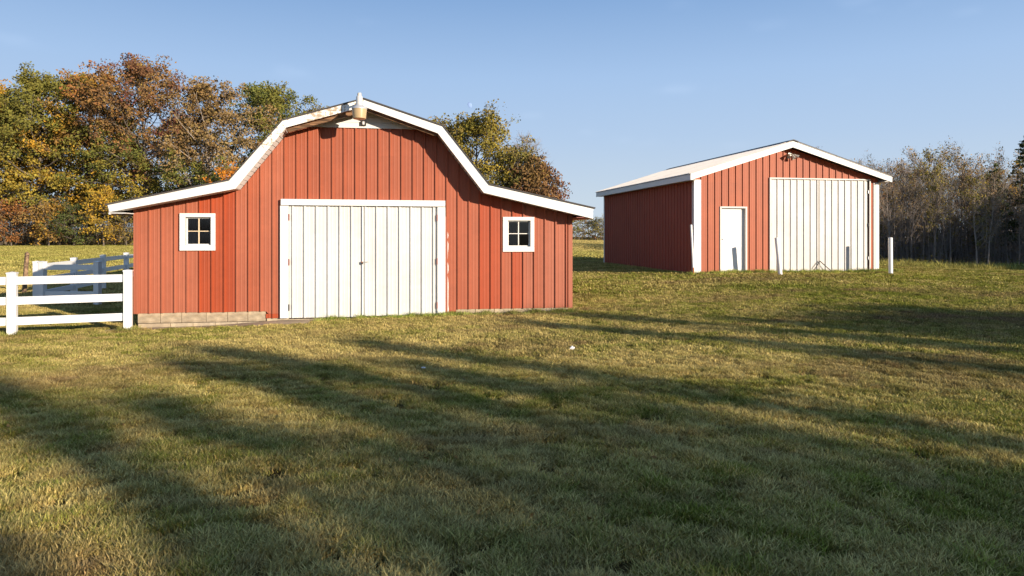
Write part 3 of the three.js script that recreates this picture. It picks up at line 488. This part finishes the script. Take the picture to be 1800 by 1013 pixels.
{
  const edge = 'tall autumn trees along the left field edge';
  const T = [
    [-30, 74, 18.4, 5.4, pick(PAL.olive, PAL.gold, PAL.brown), 'orange and gold autumn oak cut off by the left photo edge', 0],
    [66, 74, 18.7, 5.6, upDown(pick(PAL.olive, PAL.yellow, PAL.olive), pick(PAL.green, PAL.olive, PAL.olive), .5), 'tall olive green oak near the left edge of the tree line', 0],
    [160, 77, 19.6, 5.2, upDown(pick(PAL.olive, PAL.gold, PAL.olive), pick(PAL.rust, PAL.brown, PAL.gold), .5), 'rust topped oak between the olive green oak and the tallest tree', .1],
    [262, 74, 20.2, 6.3, upDown(pick(PAL.green, PAL.olive, PAL.yellow), pick(PAL.rust, PAL.brown, PAL.maroon), .5), 'tallest reddish brown tree of the left tree line', .15],
    [362, 72, 17.2, 6.0, upDown(pick(PAL.olive, PAL.green, PAL.brown), pick(PAL.brown, PAL.tan, PAL.brown), .42), 'tan brown thinning tree with pale limbs left of the barn roof', .3],
    [482, 78, 18.4, 5.6, pick(PAL.green, PAL.green, PAL.green, PAL.olive), 'dark green tree rising behind the left slope of the barn roof', .05],
    [560, 82, 16.3, 4.6, pick(PAL.olive, PAL.brown), 'brown olive tree mostly hidden behind the barn roof', .1],
    [838, 76, 13.9, 5.8, pick(PAL.olive, PAL.yellow, PAL.olive, PAL.brown), 'round olive brown oak behind the right slope of the barn roof', .12],
    [775, 80, 13.6, 4.2, pick(PAL.yellow, PAL.brown, PAL.olive), 'yellow brown tree beside the round oak behind the barn roof', .12],
    [905, 74, 10.0, 3.6, pick(PAL.brown, PAL.olive, PAL.tan), 'low brown tree at the right end of the trees behind the barn', .2],
    [940, 72, 8.7, 2.4, pick(PAL.maroon, PAL.brown), 'small maroon tree just above the right barn eave', .15]];
  const variants = [];
  T.forEach(([px, Z, h, sp, pal, label, bare], i) => {
    const g = broadleaf({ seed: 100 + i * 7, h, r: .3, base: i > 8 ? .1 : .14, spread: sp, limbs: 34, twigs: 2, leaves: i < 6 ? 38000 : i < 9 ? 30000 : 17000, leaf: .142, clump: .98, pal, bare }); variants.push(g);
    const [x, z] = at(px, Z); plant('autumn_tree', label, 'tree', g, x, z, 0, 1, i === 4 ? paleBark : bark, edge);
  });
  // trees of the second row, seen through the gaps
  const rowL = ['olive tree in the second row behind the leftmost oaks', 'brown tree in the second row behind the rust topped oak', 'green tree in the second row behind the tallest tree', 'rust tree in the second row behind the tan brown tree', 'rust topped tree just beyond the left photo edge', 'olive tree farther beyond the left photo edge', 'olive tree hidden behind the barn peak', 'green tree hidden behind the right half of the barn'];
  [[20, 92, 1, .95], [118, 95, 2, .9], [215, 96, 1, .92], [318, 93, 3, .86], [-150, 76, 2, .95], [-265, 78, 1, .95], [640, 80, 7, .95], [705, 83, 5, .72]].forEach(([px, Z, v, s], i) => { const [x, z] = at(px, Z); plant('autumn_tree', rowL[i], 'tree', variants[v], x, z, 1.3 + i, s, bark, edge); });
  // saplings of one clear colour at the foot of the row
  const bright = (px, Z, h, sp, pal, label, seed) => { const g = broadleaf({ seed, h, r: .07, base: .15, spread: sp, limbs: 16, twigs: 1, leaves: 4200, leaf: .11, clump: .55, pal }); const [x, z] = at(px, Z); plant('sapling', label, 'tree', g, x, z, 0, 1, bark, 'saplings below the tree line'); };
  bright(404, 66, 7.6, 2.0, pick(PAL.orange, PAL.orange), 'bright orange sapling peeking above the left lean-to roof', 301);
  bright(182, 70, 5.6, 1.8, pick(PAL.gold, PAL.gold, PAL.yellow), 'golden yellow sapling left of the lean-to eave', 302);
  bright(20, 71, 3.9, 2.0, pick(PAL.rust, PAL.rust, PAL.brown), 'orange brown sapling low at the left photo edge', 303);
  bright(85, 70, 3.8, 2.0, pick(PAL.gold, PAL.brown, PAL.olive), 'amber sapling under the olive green oak', 304);
  bright(222, 71, 4.2, 2.1, pick(PAL.olive, PAL.brown), 'low brown sapling beside the barn left corner', 305);
  bright(130, 70, 3.6, 2.0, pick(PAL.green, PAL.dark), 'dark green cedar-like sapling at the foot of the oaks', 306);
  { // bare twiggy crown beside the round oak
    const g = broadleaf({ seed: 330, h: 12.6, r: .12, base: .3, spread: 2.2, limbs: 26, twigs: 5, leaves: 120, leaf: .1, clump: .4, pal: pick(PAL.brown, PAL.tan), bare: .9 }); const [x, z] = at(925, 76); plant('bare_tree', 'leafless twiggy tree beside the low brown tree behind the barn', 'tree', g, x, z, 0, 1, paleBark, edge);
  }
  // understorey along the left edge
  const S = new Soup(), B = new Soup(), R = rng(44);
  for (let k = 0; k < 1700; k++) {
    const px = lerp(-160, 480, R()), Z = 73 + R() * 30, [x, z] = at(px, Z), y = terrain(x, z), h = (.5 + R() * R() * 3.0) * (Z > 82 ? 1.8 : 1), c = V(x, y + h * .55, z), pal = mixc(mixc(PAL.dark, PAL.brown, R()), R() < .25 ? PAL.rust : PAL.olive, R() * .6);
    for (let i = 0; i < 30; i++) { const v = V((R() - .5) * 1.8, (R() - .5) * h, (R() - .5) * 1.8), w = .7 + R() * .6; leafCard(S, c.clone().add(v), .07 + R() * .09, R, pal.map((q) => q * w)); }
    for (let i = 0; i < 5; i++) { const a = V(x + (R() - .5) * 1.5, y - .1, z + (R() - .5) * 1.5); limb(B, a, a.clone().add(V((R() - .5) * .9, h * (.6 + R() * .7), (R() - .5) * .9)), .02, .006, 3); }
  }
  const u = mesh('undergrowth', S.geo(), leafMat); tag(u, 'dark brown and green undergrowth at the foot of the left trees', 'undergrowth', null, 'stuff');
  const v = mesh('brush_stems', B.geo(), paleBark); tag(v, 'tangle of thin stems at the foot of the left trees', 'undergrowth', null, 'stuff');
}
{ // low wood across the far field, between the two buildings
  const far = 'small far trees between the barn and the shed', L = ['olive far tree hard against the right barn wall', 'yellow olive far tree, second from the barn', 'brown far tree in the middle of the gap between barn and shed', 'tan far tree left of the shed corner', 'yellow far tree touching the shed corner', 'grey brown far tree behind the shed corner'];
  [[1000, 150, 5.2, PAL.olive], [1018, 152, 5.4, PAL.yellow], [1034, 158, 4.2, PAL.brown], [1047, 155, 4.4, PAL.tan], [1060, 152, 4.9, PAL.yellow], [1076, 156, 5.2, PAL.brown]].forEach(([px, Z, h, c], i) => {
    const g = broadleaf({ seed: 400 + i, h, r: .1, base: .08, spread: 2.3, limbs: 14, twigs: 2, leaves: 1500, leaf: .16, clump: .6, pal: pick(c, PAL.olive, PAL.brown), bare: .2 }), [x, z] = at(px, Z); plant('far_tree', L[i], 'tree', g, x, z, 0, 1, greyBark, far);
  });
  const R = rng(47), S = new Soup(); for (let k = 0; k < 150; k++) { const px = lerp(900, 1400, R()), Z = 150 + R() * 14, [x, z] = at(px, Z), y = terrain(x, z), pal = mixc(PAL.brown, R() < .4 ? PAL.maroon : PAL.olive, R()), h = 1 + R() * 2.2; for (let i = 0; i < 26; i++) { const w = .7 + R() * .6; leafCard(S, V(x + (R() - .5) * 2.6, y + R() * h, z + (R() - .5) * 2), .12 + R() * .12, R, pal.map((q) => q * w)); } }
  tag(mesh('undergrowth', S.geo(), leafMat), 'low brown scrub along the far field edge between the buildings', 'undergrowth', null, 'stuff');
}

// ---- right-hand wood: nearly bare young trees
function bareTree(seed, h, r, spread, fine, leaves, pal) {
  const R = rng(seed), W = new Soup(), L = new Soup(); let p = V(0, -.3, 0), dir = V((R() - .5) * .1, 1, (R() - .5) * .1).normalize(); const N = 9;
  const grow = (a, d, len, rad, depth) => {
    const S = 2; let q = a, dd = d.clone();
    for (let s = 0; s < S; s++) { const e = q.clone().addScaledVector(dd, len / S); limb(W, q, e, rad * (1 - s * .3), rad * (.7 - s * .3), 3); dd.add(V(R() - .5, R() - .3, R() - .5).multiplyScalar(.35)).normalize();
      if (depth > 0) for (let k = 0; k < fine; k++) { const st = q.clone().lerp(e, R()), nd = dd.clone().add(V(R() - .5, R() - .3, R() - .5).multiplyScalar(1.5)).normalize(); grow(st, nd, len * (.35 + R() * .3), Math.max(.006, rad * .5), depth - 1); }
      q = e; }
    if (depth < 2 && leaves && R() < leaves) { const c = pal(0, R(), R), n = 2 + (R() * 6 | 0); for (let i = 0; i < n; i++) { const w = .7 + R() * .6; leafCard(L, q.clone().add(V((R() - .5) * .5, (R() - .5) * .4, (R() - .5) * .5)), .05 + R() * .06, R, c.map((z) => z * w)); } }
  };
  for (let i = 0; i < N; i++) {
    const e = p.clone().addScaledVector(dir, (h + .3) / N), r0 = r * (1 - i / N * .88), r1 = r * (1 - (i + 1) / N * .88); limb(W, p, e, r0, r1, 5); dir.add(V((R() - .5) * .14, .05, (R() - .5) * .14)).normalize();
    if (i > 1) { const nb = i > 3 ? 4 : 2; for (let k = 0; k < nb; k++) { const a = R() * 6.283, up = .7 + R() * .9, l = spread * (.5 + R() * .7) * Math.sin(Math.PI * clamp(i / N * .9 + .05)); grow(p.clone().lerp(e, R()), V(Math.cos(a), up, Math.sin(a)).normalize(), l, Math.max(.012, r0 * .38), 2); } }
    p = e;
  }
  return { wood: W.geo(), leaves: L.geo() };
}
{
  const R = rng(600), G = [], pals = [pick(PAL.tan, PAL.brown), pick(PAL.gold, PAL.tan), pick(PAL.brown, PAL.yellow), pick(PAL.rust, PAL.tan), pick(PAL.yellow, PAL.olive), pick(PAL.brown, PAL.maroon)];
  for (let i = 0; i < 8; i++) G.push(bareTree(610 + i * 3, 10, .10 + R() * .03, 2.7, 3, [.06, .34, .15, .08, .36, .05, .2, .12][i], pals[i % 6]));
  const barks = [paleBark, greyBark, bark, paleBark], wood = 'bare young trees of the wood right of the shed';
  const depth = ['front row', 'second row', 'third row', 'fourth row', 'back row'], nth = (n) => n + (n % 10 === 1 && n !== 11 ? 'st' : n % 10 === 2 && n !== 12 ? 'nd' : n % 10 === 3 && n !== 13 ? 'rd' : 'th');
  [[57, 22, 25, 49], [60, 22, 26, 51], [64, 22, 28, 54], [69, 22, 31, 58], [76, 22, 34, 63]].forEach(([Z, cnt, x0, x1], r) => { for (let k = 0; k < cnt; k++) {
    const x = lerp(x0, x1, (k + .2 + R() * .6) / cnt), z = -Z - R() * 3, v = (R() * 8) | 0, H = (r === 0 ? .48 + R() * .32 : .64 + R() * .27) * (1 - .1 * smooth(.52, .44, x / Z)) * (Z + 4) / 64;
    plant('wood_tree', `nearly bare young tree, ${nth(k + 1)} from the shed in the ${depth[r]} of the right wood`, 'tree', G[v], x, z, R() * 6.28, H, barks[(R() * 4) | 0], wood, 'sparse_leaves', .95 + R() * .2);
  } });
  // conifers
  const conifer = (x, z, h, label, seed) => { const W = new Soup(), L = new Soup(), Q = rng(seed); limb(W, V(0, -.2, 0), V(.1, h, 0), .14, .02, 6); for (let i = 0; i < 120; i++) { const t = .2 + .78 * Q(), a = Q() * 6.283, l = (1 - t) * h * .24 + .25, b = V(0, h * t, 0), e = b.clone().add(V(Math.cos(a) * l, l * .12, Math.sin(a) * l)); limb(W, b, e, .02, .006, 3); for (let k = 0; k < 16; k++) { const w = .7 + Q() * .6; leafCard(L, b.clone().lerp(e, .3 + Q() * .75).add(V((Q() - .5) * .25, (Q() - .5) * .2, (Q() - .5) * .25)), .10 + Q() * .08, Q, mixc(PAL.pine, PAL.olive, Q() * .5).map((c) => c * w)); } } plant('conifer', label, 'tree', { wood: W.geo(), leaves: L.geo() }, x, z, 0, 1, bark, 'conifers in the right wood', 'needles'); };
  conifer(46.0, -61, 12.2, 'tall dark conifer at the right photo edge', 701); conifer(43.0, -61, 9.6, 'smaller conifer left of the tall one at the right edge', 702); conifer(36.5, -66, 8.0, 'conifer half hidden in the middle of the right wood', 703);
  // brush that fills the foot of the wood
  const S = new Soup(), B = new Soup(), Q = rng(48);
  for (let k = 0; k < 3600; k++) {
    const x = lerp(22, 74, Q()), z = -58 - Q() * 36; if (x / -z > .9) continue; const y = terrain(x, z), h = (1.2 + Q() * 4.6) * (Q() < .4 ? .5 : 1) * (z < -74 ? 1.5 : 1), pal = mixc(mixc(PAL.dark, PAL.brown, Q()), Q() < .2 ? PAL.yellow : PAL.olive, Q() * .5);
    for (let i = 0; i < 7; i++) { const a = V(x + (Q() - .5) * 1.4, y - .1, z + (Q() - .5) * 1.4), e = a.clone().add(V((Q() - .5) * 1.0, h * (.5 + Q() * .7), (Q() - .5) * 1.0)); limb(B, a, e, .02, .007, 3); for (let j = 0; j < 3; j++) { const s = a.clone().lerp(e, .3 + Q() * .7); limb(B, s, s.clone().add(V((Q() - .5) * 1.0, Q() * .8, (Q() - .5) * 1.0)), .009, .004, 3); } }
    if (Q() < .6) for (let i = 0; i < 30; i++) { const w = .7 + Q() * .6; leafCard(S, V(x + (Q() - .5) * 1.5, y + Q() * h * .9, z + (Q() - .5) * 1.5), .06 + Q() * .07, Q, pal.map((c) => c * w)); }
  }
  tag(mesh('undergrowth', S.geo(), leafMat), 'dark leafy thicket filling the foot of the right wood', 'undergrowth', null, 'stuff');
  tag(mesh('brush_stems', B.geo(), greyBark), 'dense tangle of bare stems filling the right wood', 'undergrowth', null, 'stuff');
  // green weeds at the right edge
  const wd = new Soup(); for (let k = 0; k < 900; k++) { const a = Q() * 6.283, r = Math.sqrt(Q()) * 2.3; const x = 34.2 + Math.cos(a) * r * 1.3, z = -46 + Math.sin(a) * r; leafCard(wd, V(x, terrain(x, z) + Q() * .75 * (1 - r / 3), z), .06 + Q() * .07, Q, mixc(PAL.green, [.09, .17, .03], Q())); }
  tag(mesh('weed_patch', wd.geo(), leafMat), 'patch of bright green leafy weeds at the right edge before the wood', 'weeds', null, 'stuff');
}
// ---- trees outside the frame whose shadows fall on the lawn and on the wood
{
  const off = 'trees behind the viewer that shade the lawn', c = [0, -8], place = (s, w) => [c[0] + s * Math.sin(SUN_AZ) + w * Math.cos(SUN_AZ), c[1] + s * Math.cos(SUN_AZ) - w * Math.sin(SUN_AZ)];
  const spire = (t) => lerp(1, .35, smooth(.45, .75, t)) - .15 * smooth(.9, 1, t), TAN = Math.tan(SUN_EL);
  const base = { r: .11, base: .18, limbs: 40, twigs: 3, leaf: .085, shape: spire, bough: .34, pal: pick(PAL.brown, PAL.olive, PAL.gold) };
  const v = [broadleaf({ ...base, seed: 801, h: 9, spread: .85, clump: .2, leaves: 6500 }), broadleaf({ ...base, seed: 802, h: 9, spread: .55, clump: .16, leaves: 4600 }), broadleaf({ ...base, seed: 803, h: 9, spread: 1.1, clump: .45, bough: .6, leaves: 17000, leaf: .11, shape: (t) => 1 - .45 * smooth(.6, 1, t) })];
  // [where the tip of the shadow falls, offset across the light, kind, distance]
  [[-6, .5, 1, 36], [-4, -.35, 1, 34], [-6.5, -1.2, 0, 36], [-2, -1.9, 1, 33], [-6, -2.3, 0, 37], [-1, -2.7, 0, 33], [-4.5, -3.4, 1, 35], [-6.5, -4.3, 0, 36], [.5, -3.7, 0, 33], [-2, -5.1, 0, 34], [-5, -6.0, 1, 36], [-1, -6.8, 0, 34], [-4, -7.7, 0, 36],
    [2.8, -2.2, 2, 33], [2.6, -1.2, 0, 34], [2.2, -3.3, 0, 32],
    [1, 7.3, 2, 34], [1.4, 8.4, 2, 35], [2, 9.4, 2, 34], [-5.8, 5.2, 1, 37], [-5.6, 3.9, 1, 37], [-3, 6.4, 1, 36]].forEach(([tip, w, k, far], i) => { const [x, z] = place(tip + far, w), sc = (far * TAN - terrain(x, z)) / 8.9; plant('shade_tree', 'slim autumn tree standing behind the viewer, out of the picture', 'tree', v[k], x, z, i * 1.9, sc, bark, off); });
  const wall = broadleaf({ seed: 811, h: 12, r: .2, base: .06, spread: 3.2, limbs: 30, twigs: 2, leaves: 15000, leaf: .2, clump: .9, pal: pick(PAL.olive, PAL.brown) });
  for (let i = 0; i < 9; i++) plant('shade_tree', 'dense tree of the wood beyond the right photo edge', 'tree', wall, lerp(45, 74, i / 8), lerp(-35, -46, i / 8) + (i % 2) * 2, i * 2.1, lerp(.88, 1.05, i / 8), bark, 'dense trees beyond the right edge');
}

// ================================================================ GRASS, LITTER
{
  const T1 = tuftGeometry(1, 26, .05, .016, .046, .0056), T2 = tuftGeometry(2, 28, .06, .012, .036, .006), T3 = tuftGeometry(3, 26, .14, .016, .045, .011), T4 = tuftGeometry(4, 18, .3, .03, .08, .03);
  const fan = (z0, z1, spread = .86) => (R) => { const z = -Math.sqrt(lerp(z0 * z0, z1 * z1, R())), x = (R() * 2 - 1) * (-z * spread + 1); return [x, z]; };
  sow('lawn_grass', 'mown lawn grass in the foreground', 11, T1, 100000, fan(2.2, 9), .8, 1.35); sow('lawn_grass', 'short straw coloured lawn grass in the foreground', 12, T2, 100000, fan(2.2, 9.5), .8, 1.3, [1.12, 1.02, 1]);
  sow('lawn_grass', 'mown lawn grass between the foreground and the buildings', 13, T2, 140000, fan(8.5, 17), 1, 1.7); sow('lawn_grass', 'mown lawn grass around the buildings', 14, T3, 80000, fan(16, 34), .9, 1.4); sow('lawn_grass', 'field grass towards the tree line', 15, T4, 60000, fan(32, 85), .9, 1.5);
  sow('lawn_grass', 'dry tan field grass far off between the barn and the shed', 20, T4, 14000, (R) => { const z = -lerp(80, 156, R()); return [-z * lerp(.05, .2, R()), z]; }, 1.4, 2.4);
  // longer grass that the mower misses: along walls, posts and the wood edge
  const T5 = tuftGeometry(6, 16, .06, .05, .13, .006), T6 = tuftGeometry(7, 14, .2, .25, .6, .02);
  sow('wall_grass', 'longer green grass along the barn foot', 16, T5, 900, (R) => fromBarn(lerp(-1.2, 4.4, R()), .03 + R() * R() * .35), .6, 1.1, [.8, 1.1, .8]);
  sow('wall_grass', 'longer grass along the shed slab', 17, T5, 900, (R) => fromShed(lerp(-.3, 6.9, R()), .12 + R() * .3), .8, 1.3, [.85, 1.1, .8]);
  sow('wall_grass', 'longer grass at the feet of the white fence posts', 21, T5, 260, (R) => { const i = (R() * 4) | 0, a = R() * 6.283, d = .07 + R() * .12; return [-7.09 - 1.7 * i + Math.cos(a) * d, -12.6 + .6 * i + Math.sin(a) * d]; }, .6, 1.1, [.85, 1.1, .8]);
  sow('meadow_grass', 'tall unmown grass strip before the right wood', 18, T6, 2600, (R) => { const x = lerp(19, 44, R()); return [x, -39 - R() * 5 - (x - 19) * .32]; }, .5, 1.1);
  { // fallen leaves
    const fl = new Soup(), Q = rng(90), pals = [PAL.brown, PAL.tan, PAL.tan, PAL.brown];
    const place = fan(2.2, 22); for (let k = 0; k < 4200; k++) { const [x, z] = place(Q); if (blocked.some((f) => f(x, z))) continue; const c = pals[(Q() * 4) | 0], w = .6 + Q() * .8; leafCard(fl, V(x, terrain(x, z) + .025 + Q() * .02, z), .010 + Q() * .014, Q, c.map((q) => q * w)); }
    tag(mesh('fallen_leaves', fl.geo(), leafMat), 'small brown fallen leaves scattered over the lawn', 'leaves', null, 'stuff');
  }
  // crumpled paper and feathers on the lawn
  const scrap = (px, py, Z, w, label, seed) => { const x = (px - 900) / HFOC * Z, z = -Z, R = rng(seed), g = new THREE.IcosahedronGeometry(w, 2), p = g.attributes.position; for (let i = 0; i < p.count; i++) { const k = .55 + .9 * hash2(Math.round(p.getX(i) / w * 9), Math.round(p.getY(i) / w * 9) + 31 * Math.round(p.getZ(i) / w * 9), seed); p.setXYZ(i, p.getX(i) * k * 1.2, Math.max(-w * .3, p.getY(i) * k * (seed === 1 ? 1.3 : .4)), p.getZ(i) * k); } g.computeVertexNormals(); const m = mesh('paper_scrap', g, std({ color: lin(.8, .8, .8), roughness: .8, flatShading: true })); m.position.set(x, terrain(x, z) + .04, z); tag(m, label, 'litter', 'white scraps on the lawn'); };
  scrap(1006, 611, 9.75, .026, 'crumpled white scrap on the grass right of the barn', 1); scrap(752, 635, 8.7, .018, 'small white scrap, the farther of two on the lawn before the barn doors', 2); scrap(744, 646, 8.35, .022, 'flat white scrap, the nearer of two on the lawn before the barn doors', 3);
}
{ // pale daytime moon: its sunlit half
  const g = new THREE.SphereGeometry(7.6, 32, 16, 0, 6.2832, 0, 1.15), m = mesh('moon', g, std({ color: lin(.205, .295, .49), roughness: 1 })); m.quaternion.setFromUnitVectors(new THREE.Vector3(0, 1, 0), SUN); m.position.set((824 - 900) / HFOC * 1500, EYE + (HORIZON - 186) / HFOC * 1500, -1500); tag(m, 'faint white daytime moon above the tree behind the barn', 'moon');
}
scene.traverse((o) => { if (o.isMesh) { o.castShadow = true; o.receiveShadow = true; } });
renderer.render(scene, camera);
